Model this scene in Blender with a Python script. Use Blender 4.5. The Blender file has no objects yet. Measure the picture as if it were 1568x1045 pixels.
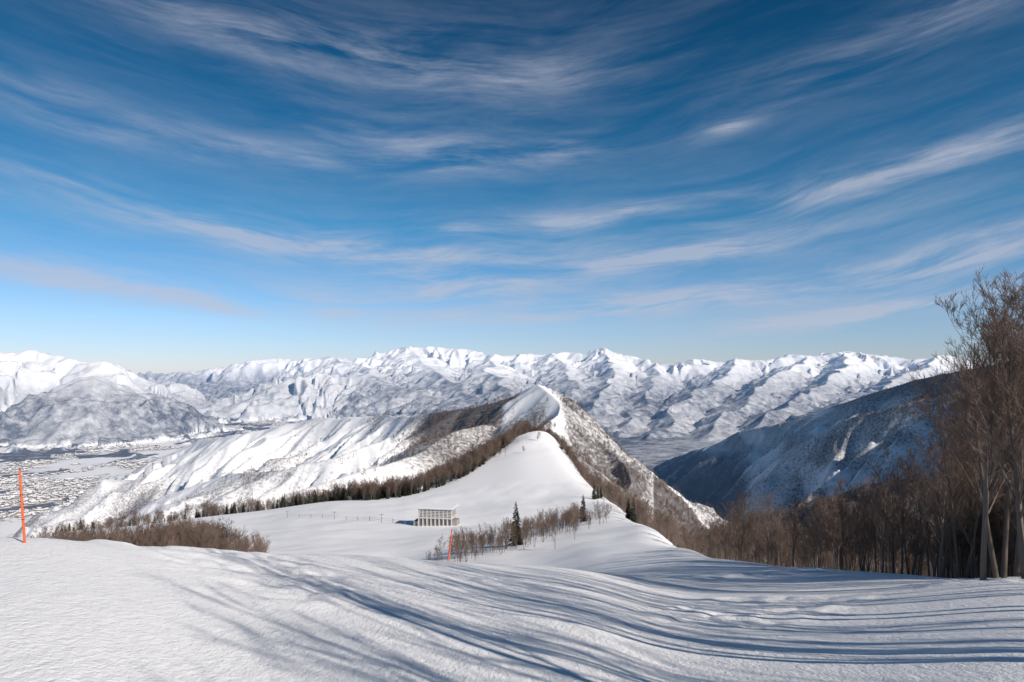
import bpy, math, numpy as np, random
from mathutils import Vector
rng=np.random.default_rng(7); random.seed(7)
F=1045.0; HC=784.0; HR=570.0; H0=-4.0
scene=bpy.context.scene

# ------------------------------------------------ noise
_perm=np.random.default_rng(3).permutation(256).astype(np.int32)
_perm=np.concatenate([_perm,_perm])
_ga=np.random.default_rng(4).uniform(0,2*np.pi,256)
_gx=np.cos(_ga).astype(np.float32); _gy=np.sin(_ga).astype(np.float32)
def perlin(x,y,seed=0):
    x=np.asarray(x,dtype=np.float64)+seed*17.37; y=np.asarray(y,dtype=np.float64)+seed*9.11
    xi=np.floor(x); yi=np.floor(y)
    xf=(x-xi).astype(np.float32); yf=(y-yi).astype(np.float32)
    xi=xi.astype(np.int64)&255; yi=yi.astype(np.int64)&255
    u=xf*xf*xf*(xf*(xf*6-15)+10); v=yf*yf*yf*(yf*(yf*6-15)+10)
    def g(a,b,fx,fy):
        h=_perm[_perm[(xi+a)&255]+((yi+b)&255)]
        return _gx[h]*fx+_gy[h]*fy
    n0=g(0,0,xf,yf); n1=g(1,0,xf-1,yf); n2=g(0,1,xf,yf-1); n3=g(1,1,xf-1,yf-1)
    a=n0+u*(n1-n0); b=n2+u*(n3-n2)
    return (a+v*(b-a))*1.4
def fbm(x,y,oct=4,seed=0,gain=0.5):
    t=0;a=1;f=1
    for i in range(oct):
        t=t+a*perlin(x*f,y*f,seed+i*3); a*=gain; f*=2.03
    return t
def ridged(x,y,oct=4,seed=0,gain=0.5):
    t=0;a=1;f=1;w=1
    for i in range(oct):
        n=1-np.abs(perlin(x*f,y*f,seed+i*3))*1.6
        n=n*n
        t=t+a*n*w; w=np.clip(n*1.2,0,1); a*=gain; f*=2.07
    return t
def sstep(a,b,x):
    t=np.clip((x-a)/(b-a),0,1); return t*t*(3-2*t)

# ------------------------------------------------ near terrain by surveyed sections (azimuth, range -> height)
SEC={
 -250:[(20,-5.0),(28,-8),(50,-17),(100,-33),(250,-72),(400,-112),(700,-230)],
 0:[(22,-5.1),(29,-8.5),(50,-17),(100,-31),(250,-70),(400,-106),(700,-230)],
 100:[(24,-5.6),(32,-9.2),(50,-17),(100,-30),(250,-66),(420,-96),(700,-225)],
 200:[(28,-6.75),(36,-10.5),(60,-19),(100,-29),(250,-61),(380,-86),(440,-100),(700,-230)],
 300:[(33,-8.2),(42,-12.5),(60,-19),(100,-28),(250,-60),(400,-85),(450,-98),(700,-230)],
 400:[(37,-9.7),(46,-14),(70,-23),(120,-36),(200,-52),(350,-76),(430,-86),(500,-115),(700,-220)],
 500:[(40,-10.4),(50,-15),(80,-27),(120,-37),(180,-47.4),(300,-66),(400,-76.6),(440,-82),(520,-120),(700,-205)],
 600:[(42,-11.2),(52,-16),(80,-28),(130,-40),(180,-47),(230,-56),(300,-64.6),(370,-71.5),(430,-78),(500,-100),(700,-190)],
 700:[(46,-12.5),(58,-19),(80,-27),(150,-40),(200,-49),(270,-61),(350,-68.7),(430,-70),(500,-70),(540,-76),(650,-110),(800,-170)],
 750:[(48,-13.3),(60,-20),(80,-27),(150,-39),(200,-48),(270,-60),(350,-67),(430,-67),(520,-65),(570,-66),(620,-75),(700,-100),(800,-140)],
 800:[(50,-13.8),(62,-21),(100,-31),(150,-38),(200,-47),(270,-59.5),(350,-65),(450,-62.4),(550,-57.5),(620,-50.5),(680,-60),(760,-76),(900,-110)],
 850:[(47,-13.2),(60,-19.5),(100,-30),(150,-37.5),(200,-46.5),(270,-58.5),(350,-64.5),(450,-63),(550,-58),(620,-51.5),(680,-61),(760,-76),(900,-110)],
 880:[(46,-13.0),(60,-19),(100,-29),(150,-37),(220,-47.5),(300,-60),(400,-64),(500,-62),(560,-66),(650,-90),(760,-120)],
 905:[(45,-12.9),(60,-18.5),(100,-28),(150,-36.6),(220,-47),(300,-59),(400,-64.5),(450,-73),(600,-120),(700,-150)],
 955:[(50,-14.6),(70,-20.5),(100,-27.2),(150,-35.9),(220,-46.3),(300,-57.4),(350,-68),(450,-105),(700,-220)],
 1000:[(55,-16.4),(100,-26.7),(170,-37.5),(200,-45),(300,-78),(450,-130),(700,-270)],
 1060:[(60,-17.5),(115,-29),(150,-42),(220,-66),(350,-120),(700,-320)],
 1130:[(80,-21.8),(105,-31),(170,-55),(300,-115),(700,-320)],
 1250:[(60,-17),(85,-26),(150,-50),(300,-120),(700,-310)],
 1400:[(45,-12.9),(65,-20),(120,-40),(300,-115),(700,-300)],
 1568:[(31,-9.2),(50,-17),(100,-35),(300,-100),(700,-280)],
 1900:[(28,-8.2),(50,-14),(100,-30),(300,-90),(700,-250)],
}
secs=[]
for c,l in SEC.items():
    t=(c-HC)/F; az=math.atan(t)
    secs.append((az,[(y/math.cos(az),z) for y,z in l]))
secs=[(math.radians(-180),[(20,-3.6),(100,2),(700,40)]),(math.radians(-110),[(20,-4.4),(60,-9),(200,-40),(700,-160)]),
      (math.radians(-65),[(20,-5.0),(40,-9),(100,-30),(700,-220)])]+secs+\
     [(math.radians(70),[(20,-5.2),(50,-9),(100,-18),(700,-150)]),(math.radians(110),[(20,-4.0),(50,-3.5),(100,0),(700,10)]),(math.radians(180),[(20,-3.6),(100,2),(700,40)])]
RL=np.linspace(0,math.log(6000),700)
AZT=np.radians(np.arange(-180,180.01,0.35))
tab=[]
for az,l in secs:
    rs=[0]+[a for a,b in l]; zs=[H0]+[b for a,b in l]
    r=np.exp(RL)
    z=np.interp(r,rs,zs)
    ex=r>rs[-1]; z[ex]=zs[-1]-0.36*(r[ex]-rs[-1])
    tab.append(np.maximum(z,-760))
tab=np.array(tab); sa=np.array([s[0] for s in secs])
T=np.array([np.interp(AZT,sa,tab[:,j]) for j in range(tab.shape[1])]).T
def gsm(A,s,ax):
    n=int(3*s)+1; k=np.exp(-0.5*(np.arange(-n,n+1)/s)**2); k/=k.sum()
    pad=[(0,0),(0,0)]; pad[ax]=(n,n)
    P=np.pad(A,pad,mode='edge')
    out=np.zeros_like(A)
    for i,w in enumerate(k):
        sl=[slice(None)]*2; sl[ax]=slice(i,i+A.shape[ax]); out+=w*P[tuple(sl)]
    return out
T=gsm(T,3.0,1); Ta=gsm(T,3.0,0); Tb=gsm(T,9.0,0)
wn=(1-sstep(55,110,np.exp(RL)))[None,:]
T=Ta*(1-wn)+Tb*wn
def near_h(x,y):
    r=np.hypot(x,y)+1e-6; az=np.arctan2(x,y)
    u=np.clip(np.log(np.maximum(r,1))/RL[-1]*(len(RL)-1),0,len(RL)-1.001); v=np.clip((az-AZT[0])/(AZT[1]-AZT[0]),0,len(AZT)-1.001)
    iu=u.astype(int); iv=v.astype(int); fu=u-iu; fv=v-iv
    return (T[iv,iu]*(1-fu)+T[iv,iu+1]*fu)*(1-fv)+(T[iv+1,iu]*(1-fu)+T[iv+1,iu+1]*fu)*fv

# ------------------------------------------------ ridges
def P(c,row,y): return ((c-HC)/F*y, y, (HR-row)/F*y)
# (points, slope, flute wavelength, flute amp, reach)
RIDGES=[
 ([P(720,626,1480),P(700,629,1520),P(620,637,1750),P(560,637,2000),P(470,642,2300),P(430,655,2450),P(360,668,2650),P(290,673,2800),P(220,715,3100),P(150,768,3500)],0.72,190,0.34,1500),
 ([P(665,641,1650),P(600,672,1540),P(520,700,1480),P(420,718,1500),P(330,727,1600),P(250,760,1700),P(180,795,1850)],0.66,120,0.26,1200),
 ([P(735,650,1250),P(640,690,1050),P(560,722,950),P(480,745,900),P(380,785,850)],0.50,80,0.22,900),
 ([P(845,690,800),P(850,660,950),P(845,636,1100),P(825,588,1300),P(795,608,1350),P(750,622,1430),P(720,627,1480)],0.86,90,0.20,900),
 ([P(825,590,1300),P(866,610,1270),P(898,652,1200),P(945,705,1080),P(990,742,950)],1.0,90,0.18,1200),
 # right dark ridges
 ([P(1900,480,1300),P(1700,520,1600),P(1568,545,1900),P(1480,560,2150),P(1400,580,2400),P(1330,605,2700),P(1260,637,3100),P(1140,660,3700),P(1060,690,4300),P(1020,715,4700)],0.92,240,0.34,2600),
 ([P(1450,598,1900),P(1310,643,2150),P(1220,690,2450),P(1160,730,2700)],0.95,180,0.22,1500),
 ([P(1900,640,700),P(1568,710,700),P(1420,745,740),P(1320,762,780),P(1230,778,850),P(1150,800,950)],0.42,70,0.25,900),
 # left hill and mountain
 ([P(-250,700,6400),P(-100,690,6600),P(0,662,6900),P(60,615,7250),P(110,588,7400),P(145,573,7500),P(190,590,7700),P(235,632,7700),P(275,668,7500)],0.60,300,0.42,2500),
 ([P(145,573,7500),P(140,640,6800),P(125,690,6250)],0.60,260,0.36,1500),
 ([P(-400,556,10000),P(-100,552,10500),P(0,541,10700),P(50,535,10800),P(90,546,10700),P(150,557,10600),P(200,578,10600),P(260,600,10600),P(330,620,10600),P(440,643,10500)],0.46,500,0.48,4000),
 # low hills beyond the valley
 ([P(-100,575,19000),P(190,566,19000),P(260,570,20000),P(340,572,19000),P(420,590,15000)],0.22,500,0.3,6000),
 ([P(250,612,14500),P(330,598,15000),P(420,592,15000)],0.15,400,0.3,3000),
 # main range
 ([P(280,570,18500),P(330,562,17500),P(380,556,17500),P(420,548,17500),P(460,552,17500),P(500,546,17500),P(545,556,16800),P(590,540,16200),P(625,531,16000),P(670,531,16000),P(715,531,16000),P(760,544,15500),P(800,538,15500),P(850,540,15500),P(885,544,15000),P(925,534,15000),P(960,543,14800),P(1000,556,14500),P(1060,551,14300),P(1095,555,14200),P(1130,546,14000),P(1170,549,14000),P(1205,540,14000),P(1240,542,14000),P(1300,535,14000),P(1350,540,13800),P(1395,547,13500),P(1440,543,13300),P(1490,553,13000),P(1568,546,13000),P(1800,540,13000)],0.52,600,0.52,7000),
 # spurs of the main range
 ([P(380,612,10500),P(430,588,11000),P(480,570,11500),P(540,577,11500),P(600,590,11000),P(650,602,10300),P(700,612,9800)],0.50,420,0.5,4000),
 ([P(500,546,17500),P(560,562,14500),P(600,590,11000)],0.52,440,0.5,4000),
 ([P(625,531,16000),P(660,560,13500),P(700,590,11000),P(730,612,9000)],0.56,440,0.5,4000),
 ([P(760,544,15500),P(745,566,12500),P(775,590,9500),P(790,610,7500)],0.6,400,0.5,4000),
 ([P(850,540,15500),P(870,570,12500),P(880,600,9500)],0.6,400,0.5,4000),
 ([P(925,534,15000),P(940,560,12500),P(930,590,10000),P(905,615,8200),P(900,640,7000)],0.64,400,0.5,4000),
 ([P(1000,556,14500),P(1000,580,11500),P(985,612,9000),P(955,645,7200)],0.66,380,0.5,4000),
 ([P(1130,546,14000),P(1110,574,11500),P(1060,600,9200),P(1030,632,7600),P(1000,664,6300)],0.7,370,0.5,4000),
 ([P(1240,542,14000),P(1215,560,12000),P(1160,587,9500),P(1120,625,7700),P(1090,660,6200)],0.7,370,0.5,4000),
 ([P(1300,535,14000),P(1290,562,11500),P(1250,590,9300),P(1200,620,7600),P(1170,648,6300)],0.7,370,0.5,4000),
 ([P(1440,543,13300),P(1400,570,10500),P(1340,590,8700),P(1290,615,7000),P(1260,640,6000)],0.7,370,0.5,4000),
 ([P(1568,546,13000),P(1500,575,9500),P(1450,590,7500)],0.7,370,0.5,4000),
]
def smax(a,b,w): 
    return 0.5*(a+b+np.sqrt((a-b)**2+w*w))
def ridge_h(x,y,h):
    for i,(pts,k,wl,amp,reach) in enumerate(RIDGES):
        pts=np.array(pts)
        m=(x>pts[:,0].min()-reach)&(x<pts[:,0].max()+reach)&(y>pts[:,1].min()-reach)&(y<pts[:,1].max()+reach)
        idx=np.nonzero(m)[0]
        if len(idx)==0: continue
        X=x[idx];Y=y[idx]
        ws=wl*2.2
        WX=X+perlin(X/ws,Y/ws,40+i)*wl*0.40; WY=Y+perlin(X/ws,Y/ws,70+i)*wl*0.40
        best=np.full(len(idx),1e9); zr=np.zeros(len(idx)); sp=np.zeros(len(idx)); bh=np.full(len(idx),-1e9); acc=0
        for a,b in zip(pts[:-1],pts[1:]):
            d=b[:2]-a[:2]; L=math.hypot(*d)
            t=np.clip(((WX-a[0])*d[0]+(WY-a[1])*d[1])/(L*L),0,1)
            dd=np.hypot(WX-a[0]-t*d[0],WY-a[1]-t*d[1])
            zz=a[2]+t*(b[2]-a[2]); hh=zz-k*dd
            u=hh>bh
            bh=np.where(u,hh,bh); best=np.where(u,dd,best); zr=np.where(u,zz,zr)
            sp=np.where(u,acc+t*L,sp); acc+=L
        # spurs and gullies: run down-slope, branch, and grow away from the crest
        n=1-2*np.abs(perlin(sp/wl+0.35*perlin(X/wl,Y/wl,5),best/(wl*4.0),i*5))*1.5
        n2=1-2*np.abs(perlin(sp/(wl*0.41)+.5*perlin(X/(wl*.7),Y/(wl*.7),8),best/(wl*1.5),i*5+2))*1.5
        n3=ridged(X/(wl*0.6),Y/(wl*0.6),3,i+11,.42)-0.8
        lim=wl*2.2
        e=lim*(1-np.exp(-best/lim))
        e2=wl*.8*(1-np.exp(-best/(wl*.8)))
        top=0.02*wl*(fbm(X/(wl*0.6),Y/(wl*0.6),3,i+60))
        z=zr-k*best*(1.0-0.18*np.clip(best/reach,0,1))+amp*e*(0.70*n-0.1)+amp*e2*0.6*n2+amp*e*0.12*n3+top
        h[idx]=smax(h[idx],z,wl*0.05)
    return h
def height(x,y):
    x=np.asarray(x,dtype=np.float64).ravel(); y=np.asarray(y,dtype=np.float64).ravel()
    r=np.hypot(x,y)
    base=-705+np.where(r>3000,1,0)*4*fbm(x/900,y/900,3,90)
    right=sstep(0,1500,x-0.02*y)*sstep(3000,4500,y+0*x)
    base=base+right*90
    h=near_h(x,y)
    h=h+fbm(x/45,y/45,4,30)*4.0*sstep(420,800,r)
    h=smax(h,base,6)
    far=r>380
    hf=h[far]; hf=ridge_h(x[far],y[far],hf); h[far]=hf
    up=sstep(-690,-450,h)*sstep(4500,8000,r)
    m=up>0.001
    if m.any():
        h[m]+=up[m]*((ridged(x[m]/1900,y[m]/1900,4,21,0.45)-0.9)*60)
    nr=r<400
    if nr.any():
        X=x[nr];Y=y[nr];R=r[nr]
        a=0.05*fbm(X/10,Y/14,2,50)*sstep(2,10,R)
        c=0.20*np.abs(fbm(X/3.2,Y/3.2,3,52))*sstep(19,25,R)*(1-sstep(60,90,R))*sstep(.05,.3,perlin(X/12,Y/12,9))
        u=X*0.8+Y*0.6; v=Y*0.8-X*0.6
        s=0.014*fbm(u/0.45,v/1.6,4,54,.6)*(1-sstep(25,50,R))
        b=0.5*fbm(X/28,Y/28,3,55)*sstep(60,130,R)
        h[nr]+=a+c+s+b
    return h

# ------------------------------------------------ plan masks
def inpoly(px,py,poly):
    res=np.zeros(len(px),bool); n=len(poly)
    for i in range(n):
        x1,y1=poly[i];x2,y2=poly[(i+1)%n]
        c=((y1>py)!=(y2>py))
        with np.errstate(divide='ignore',invalid='ignore'):
            xx=(x2-x1)*(py-y1)/(y2-y1+1e-12)+x1
        res^=c&(px<xx)
    return res
def W(c,y): return ((c-HC)/F*y,y)
PISTE=[W(806,632),W(775,560),W(735,480),W(700,432),W(625,400),W(560,385),W(470,400),W(410,360),W(395,190),W(560,150),W(690,140),W(715,195),W(790,205),W(880,215),W(905,200),W(880,150),W(800,110),W(790,50),W(0,10),W(1700,10),W(1568,30),W(1400,44),W(1250,59),W(1130,79),W(1060,112),W(1000,168),W(962,232),W(950,300),W(908,380),W(882,480),W(856,560),W(850,632)]
PISTE=[tuple(p) for p in PISTE]

# ------------------------------------------------ terrain mesh
azf=np.radians(np.linspace(-43,43,1080))
azc=np.radians(np.linspace(43,317,90)[1:-1])
AZ=np.concatenate([azf,azc])
def geo(a,b,n): return np.exp(np.linspace(math.log(a),math.log(b),n,endpoint=False))
RR=np.concatenate([geo(1.0,8,40),geo(8,60,280),geo(60,900,240),geo(900,4500,340),geo(4500,20500,520),geo(20500,60000,20)])
A,Rg=np.meshgrid(AZ,RR)
X=(Rg*np.sin(A)).ravel(); Y=(Rg*np.cos(A)).ravel()
Z=height(X,Y)
nr,na=Rg.shape
i=np.arange(nr-1)[:,None]*na; j=np.arange(na)[None,:]; j2=(j+1)%na
quads=np.stack([(i+j),(i+j2),(i+na+j2),(i+na+j)],-1).reshape(-1,4)[:,::-1]
c0=len(X)
X=np.append(X,0);Y=np.append(Y,0);Z=np.append(Z,H0)
fan=np.stack([np.full(na,c0),(np.arange(na)+1)%na,np.arange(na)],-1)
co=np.stack([X,Y,Z],-1).astype(np.float32)
me=bpy.data.meshes.new("snow_terrain")
me.vertices.add(len(co)); me.vertices.foreach_set("co",co.ravel())
nl=quads.size+fan.size
me.loops.add(nl); me.loops.foreach_set("vertex_index",np.concatenate([quads.ravel(),fan.ravel()]).astype(np.int32))
ls=np.concatenate([np.arange(len(quads))*4,quads.size+np.arange(len(fan))*3]).astype(np.int32)
me.polygons.add(len(ls)); me.polygons.foreach_set("loop_start",ls)
me.polygons.foreach_set("use_smooth",np.ones(len(ls),bool))
me.update(calc_edges=True)
terrain=bpy.data.objects.new("snow_terrain",me); scene.collection.objects.link(terrain)

R=np.hypot(X,Y)
def forest_mask(X,Y,Z):
    R=np.hypot(X,Y); c=HC+F*X/np.maximum(Y,1)
    n=fbm(X/260,Y/260,4,80); nf=fbm(X/1400,Y/1400,4,82)
    f=np.zeros(len(X))
    far=sstep(4200,5200,R)
    treeline=sstep(260,-420,Z+nf*150)
    ff=0.01+0.72*treeline+0.22*nf*treeline
    ff=np.where((X<-2500)&(R<9300),ff*1.0,ff)
    ff=np.where((X<-2500)&(R>=9300)&(R<13500),ff*.6,ff)
    val=(Z<-672)
    woods=sstep(.20,.28,fbm(X/420+.3*perlin(X/300,Y/300,3),Y/800,5,84,.6))*.95
    vw=np.maximum(woods,0.03)
    ff=np.where(val&(X<200),vw,ff)
    ff=np.where(val&(X>=200),0.97,ff)
    f=f+far*ff
    mid=sstep(380,520,R)*(1-far)
    mm=0.42+0.35*n
    white=sstep(680,540,c)*sstep(-500,-300,Z)
    mm=mm-0.24*white
    mm=mm+0.36*sstep(540,680,c)*sstep(1010,980,c)*sstep(600,700,R)
    rt=sstep(890,980,c)*sstep(1300,1600,R)
    low=sstep(-20,-190,Z-60*n)*sstep(1400,1800,R)*sstep(-520,-400,Z)
    strip_=sstep(.0,.4,perlin(X/90,Y/420,12))
    mm=np.where(rt>0,mm*(1-rt)+rt*(0.90+0.2*n-low*(.30+.35*strip_)),mm)
    mm=np.where((c>1000)&(R<1200),.95,mm)
    val2=(Z<-660)
    mm=np.where(val2&(X<0),vw,mm)
    mm=np.where(val2&(X>0),.95,mm)
    f=f+mid*mm
    # bare snow faces of the summit
    d=np.hypot((X-P(820,590,1300)[0]+10)/1.0,(Y-1265)/1.5)
    bare=sstep(68,28,d+18*perlin(X/25,Y/60,33))
    sx=(X-P(852,640,1100)[0]+5*perlin(Y/60,X/60,3))
    bare=np.maximum(bare,np.exp(-(sx/14.)**2)*sstep(900,1000,Y)*sstep(1300,1250,Y))
    f=f*(1-0.97*np.clip(bare,0,1))
    f=np.where(inpoly(X,Y,PISTE),0,f)
    f=np.where(R<90,0,f)
    return np.clip(f,0,1)
fm=forest_mask(X,Y,Z)
hz=1-np.exp(-R/50000.0)  # weight of the painted haze, grows with distance from the viewpoint
ng=1-sstep(60,400,R)
town=((Z<-680)&(X<500)&(R>2500)&(R<14000)).astype(float)*sstep(-.3,.15,fbm(X/700,Y/1000,3,95))
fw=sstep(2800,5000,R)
for nm,arr in (("forest",fm),("painted_haze",hz),("nearness",ng),("town",town),("farness",fw)):
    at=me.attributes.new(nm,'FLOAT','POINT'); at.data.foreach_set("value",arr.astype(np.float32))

# ------------------------------------------------ node helpers
def N(nt,t,**kw):
    n=nt.nodes.new(t)
    for k,v in kw.items(): setattr(n,k,v)
    return n
def M(nt,op,a,b=None,c=None,clamp=False):
    n=nt.nodes.new('ShaderNodeMath'); n.operation=op; n.use_clamp=clamp
    for i,v in enumerate((a,b,c)):
        if v is None: continue
        if isinstance(v,(int,float)): n.inputs[i].default_value=v
        else: nt.links.new(v,n.inputs[i])
    return n.outputs[0]
def mixc(nt,f,a,b,blend='MIX'):
    n=nt.nodes.new('ShaderNodeMix'); n.data_type='RGBA'; n.blend_type=blend
    for s,v in ((n.inputs[0],f),(n.inputs[6],a),(n.inputs[7],b)):
        if isinstance(v,(int,float)): s.default_value=v
        elif isinstance(v,tuple): s.default_value=(*v,1) if len(v)==3 else v
        else: nt.links.new(v,s)
    return n.outputs[2]
def ramp(nt,v,a,b,to0=0.,to1=1.,smooth=True):
    n=nt.nodes.new('ShaderNodeMapRange'); n.interpolation_type='SMOOTHSTEP' if smooth else 'LINEAR'
    nt.links.new(v,n.inputs[0]); n.inputs[1].default_value=a;n.inputs[2].default_value=b;n.inputs[3].default_value=to0;n.inputs[4].default_value=to1
    return n.outputs[0]
def noise(nt,vec,scale,detail=3,rough=.5,dist=0):
    n=nt.nodes.new('ShaderNodeTexNoise'); n.inputs['Scale'].default_value=scale; n.inputs['Detail'].default_value=detail
    n.inputs['Roughness'].default_value=rough; n.inputs['Distortion'].default_value=dist
    nt.links.new(vec,n.inputs['Vector']); return n.outputs[0]
def mat(name,col,rough=.8,var=.25,scale=4.):
    m=bpy.data.materials.new(name); m.use_nodes=True; nt=m.node_tree; b=nt.nodes['Principled BSDF']
    g=N(nt,'ShaderNodeNewGeometry'); n=noise(nt,g.outputs['Position'],scale,2,.6)
    c=mixc(nt,n,tuple(x*(1-var) for x in col),tuple(min(1,x*(1+var)) for x in col))
    nt.links.new(c,b.inputs['Base Color']); b.inputs['Roughness'].default_value=rough
    b.inputs['Specular IOR Level'].default_value=.2
    return m
def dmat(name,col,var=.25,scale=4.):
    m=bpy.data.materials.new(name); m.use_nodes=True; nt=m.node_tree; nt.nodes.remove(nt.nodes['Principled BSDF'])
    b=N(nt,'ShaderNodeBsdfDiffuse'); nt.links.new(b.outputs[0],nt.nodes['Material Output'].inputs[0])
    oi=N(nt,'ShaderNodeObjectInfo')
    c=mixc(nt,oi.outputs['Random'],tuple(x*(1-var) for x in col),tuple(min(1,x*(1+var)) for x in col))
    nt.links.new(c,b.inputs[0]); return m

# terrain material
m=bpy.data.materials.new("snow_and_forest"); m.use_nodes=True; nt=m.node_tree; L=nt.links
nt.nodes.remove(nt.nodes['Principled BSDF']); out=nt.nodes['Material Output']
bs=N(nt,'ShaderNodeBsdfDiffuse')
geo_=N(nt,'ShaderNodeNewGeometry'); pos=geo_.outputs['Position']
af=N(nt,'ShaderNodeAttribute',attribute_name='forest').outputs['Fac']
ah=N(nt,'ShaderNodeAttribute',attribute_name='painted_haze').outputs['Fac']
an=N(nt,'ShaderNodeAttribute',attribute_name='nearness').outputs['Fac']
at_=N(nt,'ShaderNodeAttribute',attribute_name='town').outputs['Fac']
farw=N(nt,'ShaderNodeAttribute',attribute_name='farness').outputs['Fac']
n1=noise(nt,pos,1/7.,4,.65); n2=noise(nt,pos,1/110.,5,.75); n4=noise(nt,pos,1/32.,3,.6)
t1=M(nt,'ADD',af,M(nt,'MULTIPLY',M(nt,'SUBTRACT',n1,.5),1.5))
f1=M(nt,'MULTIPLY',M(nt,'MULTIPLY',ramp(nt,t1,0.1,.95),ramp(nt,af,0.0,0.15)),.92)
t2=M(nt,'MULTIPLY',af,M(nt,'ADD',1.,M(nt,'MULTIPLY',M(nt,'SUBTRACT',n2,.5),2.4)))
f2=ramp(nt,t2,0.0,0.95,0.,.93,False)
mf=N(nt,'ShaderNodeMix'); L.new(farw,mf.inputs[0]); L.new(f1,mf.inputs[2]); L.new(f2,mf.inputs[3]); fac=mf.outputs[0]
tw=M(nt,'MULTIPLY',ramp(nt,n4,.50,.58),M(nt,'MULTIPLY',at_,.8))
fac=M(nt,'MAXIMUM',fac,tw)
fcol=mixc(nt,farw,(0.080,0.063,0.057),(0.055,0.068,0.100))  # far forest colour shifted to blue, aerial haze painted into the albedo
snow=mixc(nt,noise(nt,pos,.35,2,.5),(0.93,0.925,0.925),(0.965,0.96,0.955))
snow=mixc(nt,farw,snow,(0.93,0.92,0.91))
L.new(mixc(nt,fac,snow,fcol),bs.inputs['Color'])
mp=N(nt,'ShaderNodeMapping'); mp.inputs['Rotation'].default_value=(0,0,math.radians(40)); mp.inputs['Scale'].default_value=(3.0,1.0,1.)
L.new(pos,mp.inputs['Vector'])
b1=noise(nt,mp.outputs[0],1.8,5,.68,.3); b2=noise(nt,pos,9.,3,.7)
bh=M(nt,'ADD',M(nt,'MULTIPLY',b1,.06),M(nt,'MULTIPLY',b2,.035))
bh=M(nt,'MULTIPLY',bh,an)
bp=N(nt,'ShaderNodeBump'); bp.inputs['Distance'].default_value=1.; bp.inputs['Strength'].default_value=.9
L.new(bh,bp.inputs['Height']); L.new(bp.outputs[0],bs.inputs['Normal'])
em=N(nt,'ShaderNodeEmission'); em.inputs[0].default_value=(0.17,0.34,0.66,1); em.inputs[1].default_value=1.0  # blue airlight painted on as surface glow, no volume of air
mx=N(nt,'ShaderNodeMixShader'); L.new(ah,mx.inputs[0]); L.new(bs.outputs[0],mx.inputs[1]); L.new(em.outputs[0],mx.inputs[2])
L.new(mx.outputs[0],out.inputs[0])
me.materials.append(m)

# ------------------------------------------------ meshes
def new_mesh(name,V,Fc,mats,mi=None,smooth=False):
    me=bpy.data.meshes.new(name); me.from_pydata([tuple(v) for v in V],[],[tuple(f) for f in Fc])
    for mm_ in mats: me.materials.append(mm_)
    if mi is not None: me.polygons.foreach_set("material_index",mi)
    if smooth: me.polygons.foreach_set("use_smooth",[True]*len(me.polygons))
    me.update(); return me
def tube(V,Fc,pts,rad,sides):
    pts=[Vector(p) for p in pts]; st=len(V)
    for k,p in enumerate(pts):
        d=(pts[min(k+1,len(pts)-1)]-pts[max(k-1,0)]).normalized()
        ref=Vector((1,0,0)) if abs(d.x)<.9 else Vector((0,1,0))
        a=(ref-d*ref.dot(d)).normalized(); b=d.cross(a)
        for s in range(sides):
            an=2*math.pi*s/sides
            V.append(p+(a*math.cos(an)+b*math.sin(an))*rad[k])
    for k in range(len(pts)-1):
        for s in range(sides):
            s2=(s+1)%sides
            Fc.append((st+k*sides+s,st+k*sides+s2,st+(k+1)*sides+s2,st+(k+1)*sides+s))
bark=dmat("beech_bark",(0.16,0.13,0.11),.3)
twigm=dmat("bare_twigs",(0.19,0.138,0.112),.3)
def bare_tree(name,seed,H,levels,dens,twr,stems=1,minl=.25,wide=1.,lo=.2):
    rd=random.Random(seed); V=[];Fc=[];mi=[]
    def grow(p,d,Ln,r,lev):
        n=max(2,(7,5,4,3,2)[lev]) ; pts=[p];rads=[r]; q=p.copy(); dd=d.copy()
        for k in range(n):
            up=0.10 if lev==0 else 0.13
            dd=(dd+Vector((rd.gauss(0,1),rd.gauss(0,1),rd.gauss(0,.6)))*(.05 if lev==0 else .12)+Vector((0,0,up))).normalized()
            q=q+dd*(Ln/n); pts.append(q.copy()); rads.append(max(twr*.6,r*(1-(k+1)/n*(.85 if lev==0 else .8))))
        c=len(Fc); tube(V,Fc,pts,rads,(7,5,3,3,3)[lev]); mi.extend([0 if lev<2 else 1]*(len(Fc)-c))
        if lev>=levels: return
        cnt=int((dens[lev])*(rd.uniform(.8,1.2)))
        for b in range(cnt):
            f=rd.uniform(.15,1.0)
            if lev==0: f=lo+(1-lo)*((b+rd.random())/cnt)
            x=f*n; k=min(n-1,int(x)); pp=pts[k].lerp(pts[k+1],x-k); dl=(pts[k+1]-pts[k]).normalized()
            an=rd.uniform(0,2*math.pi); 
            o=dl.orthogonal().normalized(); o2=dl.cross(o); side=o*math.cos(an)+o2*math.sin(an)
            ang=math.radians(rd.uniform(32,58) if lev==0 else rd.uniform(25,50))*wide
            nd=(dl*math.cos(ang)+side*math.sin(ang)).normalized()
            if nd.z<-.1: nd.z*=-.3; nd.normalize()
            ll=Ln*((.50-.30*f) if lev==0 else rd.uniform(.32,.58)*(1.1-.5*f))
            if ll<minl: ll=minl
            rr=max(twr,rads[k]*rd.uniform(.38,.55))
            grow(pp,nd,ll,rr,lev+1)
    for s in range(stems):
        a=rd.uniform(0,6.28); lean=(.0 if stems==1 else .16)
        grow(Vector((math.cos(a)*.15*(stems>1),math.sin(a)*.15*(stems>1),-.4)),Vector((math.cos(a)*lean,math.sin(a)*lean,1)).normalized(),H*rd.uniform(.88,1.0),H*.0125*(1 if stems==1 else .8),0)
    return new_mesh(name,V,Fc,[bark,twigm],mi,True)
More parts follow.
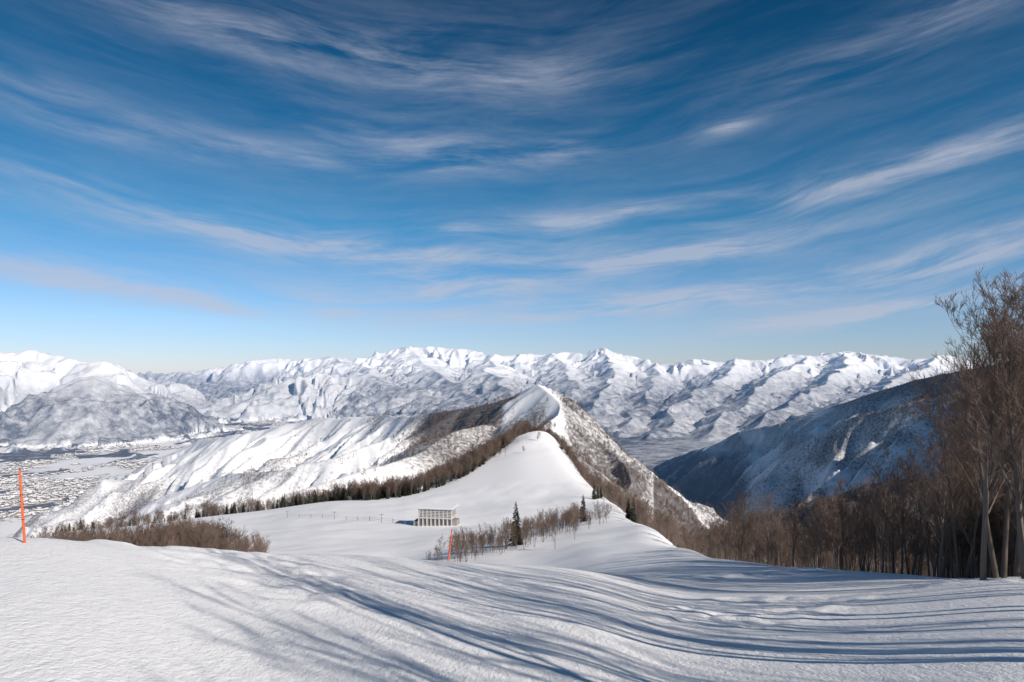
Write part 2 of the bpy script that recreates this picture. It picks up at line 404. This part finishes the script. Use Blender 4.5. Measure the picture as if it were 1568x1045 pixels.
near_m=[bare_tree("beech_a",1,12,4,[24,9,6,4],.008,1,.25,.85,.25),bare_tree("beech_b",2,12,4,[18,8,6,4],.008,2,.25,.85,.25),bare_tree("beech_c",5,12,4,[26,9,6,4],.008,1,.25,.85,.25)]
tall_m=[bare_tree("tall_beech_a",51,17,3,[14,6,4],.014,1,.4,.7,.35),bare_tree("tall_beech_b",52,17,3,[12,6,4],.014,2,.4,.65,.35)]
mid_m=[bare_tree("wood_a",11,9,3,[18,7,4],.018,1,.5,.9,.3),bare_tree("wood_b",12,9,3,[14,6,4],.018,2,.5,.9,.3),bare_tree("wood_c",13,8,3,[20,7,4],.018,1,.5,.9,.3),bare_tree("wood_d",14,7,3,[10,6,4],.018,3,.4,.9,.3)]
far_m=[bare_tree("grove_a",21,9,2,[14,4],.06,1,1.),bare_tree("grove_b",22,8,2,[12,4],.06,2,1.),bare_tree("grove_c",23,9,2,[16,4],.06,1,1.)]
conm=dmat("conifer_needles",(0.038,0.042,0.032),.4)
def conifer(name,seed,H):
    rd=random.Random(seed);V=[];Fc=[];mi=[]
    tube(V,Fc,[(0,0,-.3),(0,0,H*.5),(0,0,H)],[H*.02,H*.012,.01],6); mi+= [0]*len(Fc)
    z=H*.08
    while z<H*.98:
        f=1-z/H; Rm=H*.2*(f**.8)+.08
        for k in range(int(7+10*f)):
            a=rd.uniform(0,6.28); Lb=Rm*rd.uniform(.6,1.2); dz=-Lb*rd.uniform(.1,.4)
            d=Vector((math.cos(a),math.sin(a),0)); s=Vector((-d.y,d.x,0)); w=Lb*rd.uniform(.12,.24)
            o=Vector((0,0,z+rd.uniform(-.1,.1)))
            m1=o+d*Lb*.6+Vector((0,0,dz*.4)); t=o+d*Lb+Vector((0,0,dz))
            b=len(V); V+= [o,m1+s*w+Vector((0,0,-.12)),t,m1-s*w+Vector((0,0,-.12)),m1+Vector((0,0,.1))]
            Fc+=[(b,b+1,b+4),(b+1,b+2,b+4),(b+2,b+3,b+4),(b+3,b,b+4)]; mi+=[1]*4
        z+=H*.035
    return new_mesh(name,V,Fc,[bark,conm],mi)
con_m=[conifer("cedar_a",31,9),conifer("cedar_b",32,8)]

def coll(name,meshes):
    c=bpy.data.collections.new(name)
    for k in meshes:
        o=bpy.data.objects.new(k.name+"_source",k); c.objects.link(o)
    return c
C_mid=coll("woodland_tree_kinds",mid_m); C_far=coll("grove_tree_kinds",far_m); C_con=coll("conifer_kinds",con_m)
def scatter(name,xy,sc,c):
    x=xy[:,0];y=xy[:,1]; z=height(x,y)-.1
    me=bpy.data.meshes.new(name); me.vertices.add(len(x)); me.vertices.foreach_set("co",np.stack([x,y,z],-1).astype(np.float32).ravel())
    a=me.attributes.new("sc",'FLOAT','POINT'); a.data.foreach_set("value",np.asarray(sc,np.float32))
    a=me.attributes.new("rz",'FLOAT','POINT'); a.data.foreach_set("value",rng.uniform(0,6.28,len(x)).astype(np.float32))
    o=bpy.data.objects.new(name,me); scene.collection.objects.link(o)
    ng=bpy.data.node_groups.new(name,'GeometryNodeTree')
    ng.interface.new_socket("Geometry",in_out='INPUT',socket_type='NodeSocketGeometry'); ng.interface.new_socket("Geometry",in_out='OUTPUT',socket_type='NodeSocketGeometry')
    gi=ng.nodes.new('NodeGroupInput');go=ng.nodes.new('NodeGroupOutput');ip=ng.nodes.new('GeometryNodeInstanceOnPoints')
    ci=ng.nodes.new('GeometryNodeCollectionInfo'); ci.inputs['Collection'].default_value=c; ci.inputs['Separate Children'].default_value=True; ci.inputs['Reset Children'].default_value=True
    s=ng.nodes.new('GeometryNodeInputNamedAttribute'); s.data_type='FLOAT'; s.inputs['Name'].default_value='sc'
    rz=ng.nodes.new('GeometryNodeInputNamedAttribute'); rz.data_type='FLOAT'; rz.inputs['Name'].default_value='rz'
    cx=ng.nodes.new('ShaderNodeCombineXYZ'); er=ng.nodes.new('FunctionNodeEulerToRotation'); cs=ng.nodes.new('ShaderNodeCombineXYZ')
    l=ng.links.new
    l(gi.outputs[0],ip.inputs['Points']); l(ci.outputs[0],ip.inputs['Instance']); ip.inputs['Pick Instance'].default_value=True
    l(rz.outputs[0],cx.inputs[2]); l(cx.outputs[0],er.inputs[0]); l(er.outputs[0],ip.inputs['Rotation'])
    for q in range(3): l(s.outputs[0],cs.inputs[q])
    l(cs.outputs[0],ip.inputs['Scale']); l(ip.outputs[0],go.inputs[0])
    md=o.modifiers.new("scatter",'NODES'); md.node_group=ng
    return o
def strip(line,n,depth,back=0,poly_reject=True):
    l=np.array(line,float); u=rng.uniform(0,len(l)-1,n); k=np.minimum(u.astype(int),len(l)-2); f=u-k
    c=l[k,0]*(1-f)+l[k+1,0]*f; y=l[k,1]*(1-f)+l[k+1,1]*f
    y=y+back+depth*rng.uniform(0,1,n)**1.3
    x=(c-HC)/F*y
    p=np.stack([x,y],-1)
    if poly_reject: p=p[~inpoly(p[:,0],p[:,1],PISTE)]
    return p
mids=[];msc=[]
def add(p,lo,hi): mids.append(p); msc.append(rng.uniform(lo,hi,len(p)))
add(strip([(60,440),(300,430),(420,440),(500,440),(560,400),(625,410),(700,440),(740,490),(780,570),(812,655)],1600,80),.75,1.4)
add(strip([(805,645),(830,650),(858,640)],90,60,0),.6,1.0)
lb=strip([(60,72),(150,78),(240,86),(300,95),(340,120)],420,60,0,False); lb=lb[perlin(lb[:,0]/14,lb[:,1]/14,44)>-.28]
add(lb,.4,.78)
add(strip([(310,95),(360,100),(405,118)],70,40,0,False),.35,.85)
def line_pts(a,b,n,w):
    t=rng.uniform(0,1,n)
    pa=np.array(W(*a));pb=np.array(W(*b)); return pa+(pb-pa)*t[:,None]+rng.normal(0,w,(n,2))
add(line_pts((706,135),(770,150),60,5),.3,.65)
add(line_pts((770,150),(905,215),100,4.5),.35,.75)
add(strip([(962,240),(950,305),(908,385),(882,485),(858,565),(848,640)],60,30),.6,1.)
def rside(n):
    l=[(970,238),(960,300),(915,385),(890,485),(864,565),(852,650)]
    p=np.array([W(*a) for a in l]); u=rng.uniform(0,len(l)-1,n);k=np.minimum(u.astype(int),len(l)-2);f=(u-k)[:,None]
    q=p[k]*(1-f)+p[k+1]*f; q[:,0]+=rng.exponential(22,n)+1; return q
add(rside(560),.7,1.3)
def rwood(n,mean):
    l=[(970,225),(1003,170),(1063,115),(1133,82),(1253,62),(1403,47),(1520,36),(1700,33),(1900,32)]
    p=np.array([W(*a) for a in l]); u=rng.uniform(0,len(l)-1,n);k=np.minimum(u.astype(int),len(l)-2);f=(u-k)[:,None]
    q=p[k]*(1-f)+p[k+1]*f; d=rng.exponential(mean,n)+.5
    q[:,0]+=d*.75; q[:,1]+=d*.65; return q
add(rwood(430,35),.5,.88); add(rwood(760,110),.6,.95)
scatter("bare_woodland_trees",np.concatenate(mids),np.concatenate(msc),C_mid)
n=90000; yy=rng.uniform(420,2300,n); cc=rng.uniform(60,1568,n); 
keep=rng.uniform(0,1,n)<(yy/2300); yy=yy[keep];cc=cc[keep]
xx=(cc-HC)/F*yy; zz=height(xx,yy); fmx=forest_mask(xx,yy,zz)
pn=fbm(xx/60,yy/60,3,88)
k=(rng.uniform(0,1,len(xx))<np.clip(fmx*1.1-.18+pn*.6,0,1))&(zz>-600)
pp=np.stack([xx[k],yy[k]],-1)
print("far trees",len(pp))
scatter("distant_hillside_trees",pp,rng.uniform(.6,1.2,len(pp)),C_far)
cp=np.array([W(790,150),W(915,335),W(910,330),W(920,345),W(970,236),W(976,240),W(860,560),W(868,560),W(893,210),W(578,412),W(962,238),W(852,640),W(862,632),W(840,655)])
s2=strip([(80,430),(300,425),(470,430),(560,400),(625,405),(700,440),(745,490),(780,570)],330,50)
s2=s2[np.hypot(s2[:,0],s2[:,1])>395]
cp=np.concatenate([cp,s2])
scatter("conifer_trees",cp,rng.uniform(.55,1.1,len(cp)),C_con)

def place(name,mesh,c,y,s,rz=None,x=None):
    xx=(c-HC)/F*y if x is None else x
    z=float(height([xx],[y])[0])
    o=bpy.data.objects.new(name,mesh); o.location=(xx,y,z-.05); o.scale=(s,s,s*1.0); o.rotation_euler=(0,0,random.uniform(0,6.28) if rz is None else rz)
    scene.collection.objects.link(o); return o
nt_=[(1505,32,.95),(1535,34,1.12),(1572,31,1.05),(1556,38,1.1),(1475,40,.8),(1440,43,.75),(1590,36,1.2),(1395,47,.66),(1350,51,.6),(1490,46,.9),(1300,57,.55),(1255,62,.52),(1215,66,.52),(1175,74,.6),(1135,82,.65),(1620,30,1.1),(1425,52,.75),(1330,62,.62),(1530,46,1.2),(1580,48,1.35),(1560,56,1.35),(1610,42,1.3),(1500,58,1.1),(1450,62,.95)]
for q,(c,y,s) in enumerate(nt_): place("bare_beech_tree",near_m[q%3],c,y,s)
# trees standing right of the viewpoint, they throw the long shadows
sh=[(13,5,1.),(17,12,1.05),(22,18,.95),(19,4,1.),(24,11,1.),(16,-10,.75),(29,20,1.),(24,-2,1.05),(31,9,1.),(34,26,.9),(28,3,1.1),(38,14,1.),(15,1,.9),(21,8,.9),(27,15,1.05),(20,-4,1.),(33,15,1.),(25,5,.95),(8,-19,.7),(42,22,1.)]
for q,(x,y,s) in enumerate(sh): place("bare_beech_tree",tall_m[q%2],0,y,s*1.08,x=x)

# ------------------------------------------------ marker poles
orange=mat("orange_pole_paint",(0.75,0.13,0.035),.5,.15,5.); dark=mat("dark_tape",(0.05,0.05,0.05),.6)
def pole(c,y,h,lean,r):
    V=[];Fc=[];mi=[]
    def seg(a,b,r1,r2,m_):
        k=len(Fc); tube(V,Fc,[(lean*a,0,a),(lean*b,0,b)],[r1,r2],10); mi.extend([m_]*(len(Fc)-k))
    seg(-.3,h*.33,r,r,0); seg(h*.33,h*.34,r*1.15,r*1.15,1); seg(h*.34,h*.66,r,r*.95,0); seg(h*.66,h*.67,r*1.12,r*1.12,1); seg(h*.67,h,r*.95,r*.8,0); seg(h,h*1.02,r*.9,r*.3,1)
    me=new_mesh("pole",V,Fc,[orange,dark],mi,True)
    return place("piste_marker_pole",me,c,y,1,0)
pole(38,21,2.3,-.07,.035); pole(686,45,2.15,.12,.05)

# ------------------------------------------------ lodge
wht=mat("white_painted_panel",(0.58,0.56,0.54),.6,.1,1.); con=mat("weathered_concrete",(0.30,0.28,0.26),.8,.2,.8)
gls=bpy.data.materials.new("window_glass"); gls.use_nodes=True
gb=gls.node_tree.nodes['Principled BSDF']; gn=N(gls.node_tree,'ShaderNodeNewGeometry'); gls.node_tree.links.new(mixc(gls.node_tree,noise(gls.node_tree,gn.outputs['Position'],.7),(0.08,0.09,0.10),(0.20,0.21,0.22)),gb.inputs['Base Color']); gb.inputs['Roughness'].default_value=.15
snm=mat("roof_snow",(0.85,0.86,0.88),.8,.03,1.)
def box(V,Fc,x0,x1,y0,y1,z0,z1):
    b=len(V); V+=[(x0,y0,z0),(x1,y0,z0),(x1,y1,z0),(x0,y1,z0),(x0,y0,z1),(x1,y0,z1),(x1,y1,z1),(x0,y1,z1)]
    Fc+=[(b,b+3,b+2,b+1),(b+4,b+5,b+6,b+7),(b,b+1,b+5,b+4),(b+1,b+2,b+6,b+5),(b+2,b+3,b+7,b+6),(b+3,b,b+4,b+7)]
bx=(666-HC)/F*270; bz=float(height([bx],[270])[0])
lodge=bpy.data.objects.new("ski_lift_lodge",None); lodge.location=(bx,270,bz-.4); lodge.rotation_euler=(0,0,math.radians(-10)); scene.collection.objects.link(lodge)
def part(nm,boxes,m_):
    V=[];Fc=[]
    for b in boxes: box(V,Fc,*b)
    o=bpy.data.objects.new(nm,new_mesh(nm,V,Fc,[m_])); scene.collection.objects.link(o); o.parent=lodge; return o
Wd,Dp=13.4,9.
part("inner_walls",[(-Wd/2+.5,Wd/2-.5,.6,Dp-.3,0,6.6)],con)
part("roof_slab",[(-Wd/2-.6,Wd/2+.6,-.6,Dp+.4,7.0,7.35)],wht)
part("roof_snow",[(-Wd/2-.4,Wd/2+.4,-.4,Dp+.2,7.353,7.5)],snm)
part("floor_band",[(-Wd/2-.2,Wd/2+.2,-.15,Dp,3.3,3.75)],wht)
part("columns",[(-Wd/2+i*Wd/8-.2,-Wd/2+i*Wd/8+.2,0.,.34,3.755,6.995) for i in range(9)]+[(-Wd/2+i*Wd/8-.2,-Wd/2+i*Wd/8+.2,0.,.34,0,3.295) for i in range(9)],wht)
part("sunshade_rails",[(-Wd/2-.15,Wd/2+.15,-.12,-.03,z,z+.24) for z in (4.2,4.8,5.4,6.0,6.5)],wht)
part("windows",[(-Wd/2+i*Wd/8+.3,-Wd/2+(i+1)*Wd/8-.3,.5,.59,4.1,6.4) for i in range(8)]+[(-Wd/2+i*Wd/8+.3,-Wd/2+(i+1)*Wd/8-.3,.5,.59,.9,2.9) for i in range(8)],gls)
part("side_wall_windows",[(-Wd/2+.41,-Wd/2+.49,1.2+i*2,2.4+i*2,4.3,6.0) for i in range(4)],gls)
part("entrance_deck",[(-Wd/2-2.5,-Wd/2+.3,1,6,0,1.8),(Wd/2-.2,Wd/2+1.8,1,6,0,2.6)],con)

# ------------------------------------------------ town in the valley (gabled houses with snow on the roofs)
hw_=mat("house_walls",(0.22,0.20,0.19),.8,.4,.01)
V=[];Fc=[];mi=[]
n=12000; cc=rng.uniform(-40,430,n); yy=3000+9000*rng.uniform(0,1,n)**1.2; xx=(cc-HC)/F*yy
dn=fbm(xx/700,yy/1000,3,95)+.5*perlin(xx/200,yy/200,96); zz=height(xx,yy)
fmk=forest_mask(xx,yy,zz)
ok=(dn>.05)&(zz<-690)&(fmk<.2); xx=xx[ok][:3200];yy=yy[ok][:3200];zz=zz[ok][:3200]
for x,y,z in zip(xx,yy,zz):
    a=rng.uniform(0,3.14); l=rng.uniform(7,18); w_=rng.uniform(5,9); hh=rng.uniform(5,9); ca,sa_=math.cos(a),math.sin(a)
    b=len(V)
    for (u,v_,q) in ((-l,-w_,-2),(l,-w_,-2),(l,w_,-2),(-l,w_,-2),(-l,-w_,hh),(l,-w_,hh),(l,w_,hh),(-l,w_,hh),(-l,0,hh+3),(l,0,hh+3)):
        V.append((x+u*ca-v_*sa_,y+u*sa_+v_*ca,z+q))
    Fc+=[(b,b+1,b+5,b+4),(b+1,b+2,b+6,b+9,b+5),(b+2,b+3,b+7,b+6),(b+3,b,b+4,b+8,b+7),(b+4,b+5,b+9,b+8),(b+6,b+7,b+8,b+9)]; mi+=[0,0,0,0,1,1]
scene.collection.objects.link(bpy.data.objects.new("valley_town_houses",new_mesh("valley_town_houses",V,Fc,[hw_,snm],mi)))

# ------------------------------------------------ fence / lift line posts left of the lodge
steel=mat("galvanised_steel",(0.22,0.21,0.21),.5)
V=[];Fc=[]
pl=[]
for q in range(11):
    c=440+q*18; y=335-q*6
    x=(c-HC)/F*y; z=float(height([x],[y])[0]); pl.append((x,y,z))
    hh=3.4 if q%4==0 else 1.9
    tube(V,Fc,[(x,y,z-.3),(x+.1*(q%3-1),y,z+hh)],[.13,.10],6)
    if q%4==0: tube(V,Fc,[(x-1,y,z+hh-.1),(x+1,y,z+hh-.1)],[.1,.1],5)
for a,b in zip(pl[:-1],pl[1:]):
    for h_ in (1.0,1.7):
        mdp=((a[0]+b[0])/2,(a[1]+b[1])/2,(a[2]+b[2])/2+h_-.12)
        tube(V,Fc,[(a[0],a[1],a[2]+h_),mdp,(b[0],b[1],b[2]+h_)],[.03]*3,4)
scene.collection.objects.link(bpy.data.objects.new("piste_boundary_fence",new_mesh("piste_boundary_fence",V,Fc,[steel])))

# ------------------------------------------------ sun + sky
LAZ=math.radians(-48); EL=math.radians(30)
tosun=Vector((-math.sin(LAZ)*math.cos(EL),-math.cos(LAZ)*math.cos(EL),math.sin(EL)))
sd=bpy.data.lights.new("sun",'SUN'); sd.energy=5.0; sd.angle=math.radians(.55); sd.color=(1.,.915,.83)
so=bpy.data.objects.new("sun",sd); so.rotation_euler=tosun.to_track_quat('Z','Y').to_euler(); so.location=tosun*200; scene.collection.objects.link(so)
w=bpy.data.worlds.new("World"); scene.world=w; w.use_nodes=True; nt=w.node_tree; L=nt.links
bg=nt.nodes['Background']; bg.inputs[1].default_value=.15
sky=N(nt,'ShaderNodeTexSky',sky_type='NISHITA'); sky.sun_disc=False; sky.sun_elevation=EL; sky.sun_rotation=math.atan2(tosun.x,tosun.y)
sky.altitude=1200; sky.air_density=1.; sky.dust_density=.3; sky.ozone_density=1.5
tc=N(nt,'ShaderNodeTexCoord'); sx=N(nt,'ShaderNodeSeparateXYZ'); L.new(tc.outputs['Generated'],sx.inputs[0])
az=M(nt,'ARCTAN2',sx.outputs[0],sx.outputs[1]); el=M(nt,'ARCSINE',sx.outputs[2])
# deep, polarised blue of high altitude air
cr=N(nt,'ShaderNodeValToRGB'); L.new(M(nt,'MULTIPLY',el,1.7),cr.inputs[0])
cr.color_ramp.elements[0].position=0.; cr.color_ramp.elements[0].color=(.46,.50,.72,1)
cr.color_ramp.elements[1].position=.95; cr.color_ramp.elements[1].color=(.02,.18,.28,1)
for p_,c_ in ((.12,(.43,.54,.72,1)),(.35,(.17,.47,.61,1)),(.65,(.045,.31,.44,1))):
    e_=cr.color_ramp.elements.new(p_); e_.color=c_
skyb=mixc(nt,1.0,sky.outputs[0],cr.outputs[0],'MULTIPLY')
def cmb(a,b,c=0.):
    n=N(nt,'ShaderNodeCombineXYZ')
    for i_,v in enumerate((a,b,c)):
        if isinstance(v,(int,float)): n.inputs[i_].default_value=v
        else: L.new(v,n.inputs[i_])
    return n.outputs[0]
KP=.14; A0=-.12
da=M(nt,'SUBTRACT',az,A0)
v0=M(nt,'SUBTRACT',el,M(nt,'MULTIPLY',M(nt,'MULTIPLY',da,da),KP))
wv=M(nt,'SUBTRACT',noise(nt,cmb(az,el),3.2,1,.5),.5)
v=M(nt,'ADD',v0,M(nt,'MULTIPLY',wv,.06))
na_=noise(nt,cmb(M(nt,'MULTIPLY',az,4.2),M(nt,'MULTIPLY',v,30.),7.3),1.,5,.62,.35)
nb_=noise(nt,cmb(M(nt,'MULTIPLY',az,10.),M(nt,'MULTIPLY',v,70.),3.),1.,4,.7)
B=[(330,40,220,28,.5),(500,75,200,30,.5),(680,105,240,40,.5),(820,125,150,30,.35),(60,130,140,18,.4),(120,195,200,16,.5),(400,230,240,16,.7),(620,215,160,22,.6),(690,248,110,16,1.),(870,230,70,14,1.),(1110,195,60,12,.9),(1450,30,170,25,.5),(1250,110,150,25,.3),(1500,225,200,22,.75),(1280,290,220,24,1.),(1000,320,90,12,1.),(860,340,80,14,1.2),(330,350,230,20,1.1),(600,388,220,18,1.8),(1020,395,250,18,1.8),(1400,415,230,22,2.),(1500,360,150,13,.9),(680,440,160,18,2.),(960,468,260,16,2.4),(100,425,250,24,1.3),(420,470,200,20,1.6),(1300,485,250,16,2.3),(60,265,150,14,.5),(700,350,60,14,.9)]
acc=None
for (c,r_,hw,hh,s) in B:
    a=math.atan((c-HC)/F); ca=math.cos(a); e=math.atan((HR-r_)/F*ca)
    sxw=hw/F*ca*ca; syh=hh/F*ca*1.1; ve=e-KP*(a-A0)**2
    d1=M(nt,'MULTIPLY_ADD',az,1/sxw,-a/sxw); d2=M(nt,'MULTIPLY_ADD',v0,1/syh,-ve/syh)
    q=M(nt,'MULTIPLY_ADD',d1,d1,M(nt,'MULTIPLY',d2,d2))
    g=M(nt,'DIVIDE',s,M(nt,'POWER',M(nt,'ADD',q,1.),2.))
    acc=g if acc is None else M(nt,'ADD',acc,g)
acc=M(nt,'ADD',acc,.07)
big=ramp(nt,na_,.30,.68); fine=ramp(nt,nb_,.2,.8,.4,1.)
cl=M(nt,'MULTIPLY',M(nt,'MULTIPLY',acc,big),fine)
cl=M(nt,'MULTIPLY',cl,ramp(nt,el,-.02,.05))
cl=M(nt,'MINIMUM',M(nt,'MULTIPLY',cl,.82),.62)
skyc=mixc(nt,cl,skyb,(3.5,3.65,4.3))
L.new(skyc,bg.inputs[0])

# ------------------------------------------------ camera
cd=bpy.data.cameras.new("camera"); cd.sensor_width=36; cd.lens=24*F/1045.33; cd.shift_y=(HR-522.5)/1568; cd.clip_start=.1; cd.clip_end=120000
cam=bpy.data.objects.new("camera",cd); cam.location=(0,0,0); cam.rotation_euler=(math.radians(90),0,0); scene.collection.objects.link(cam); scene.camera=cam
scene.view_settings.view_transform='Standard'; scene.view_settings.look='None'; scene.view_settings.exposure=0
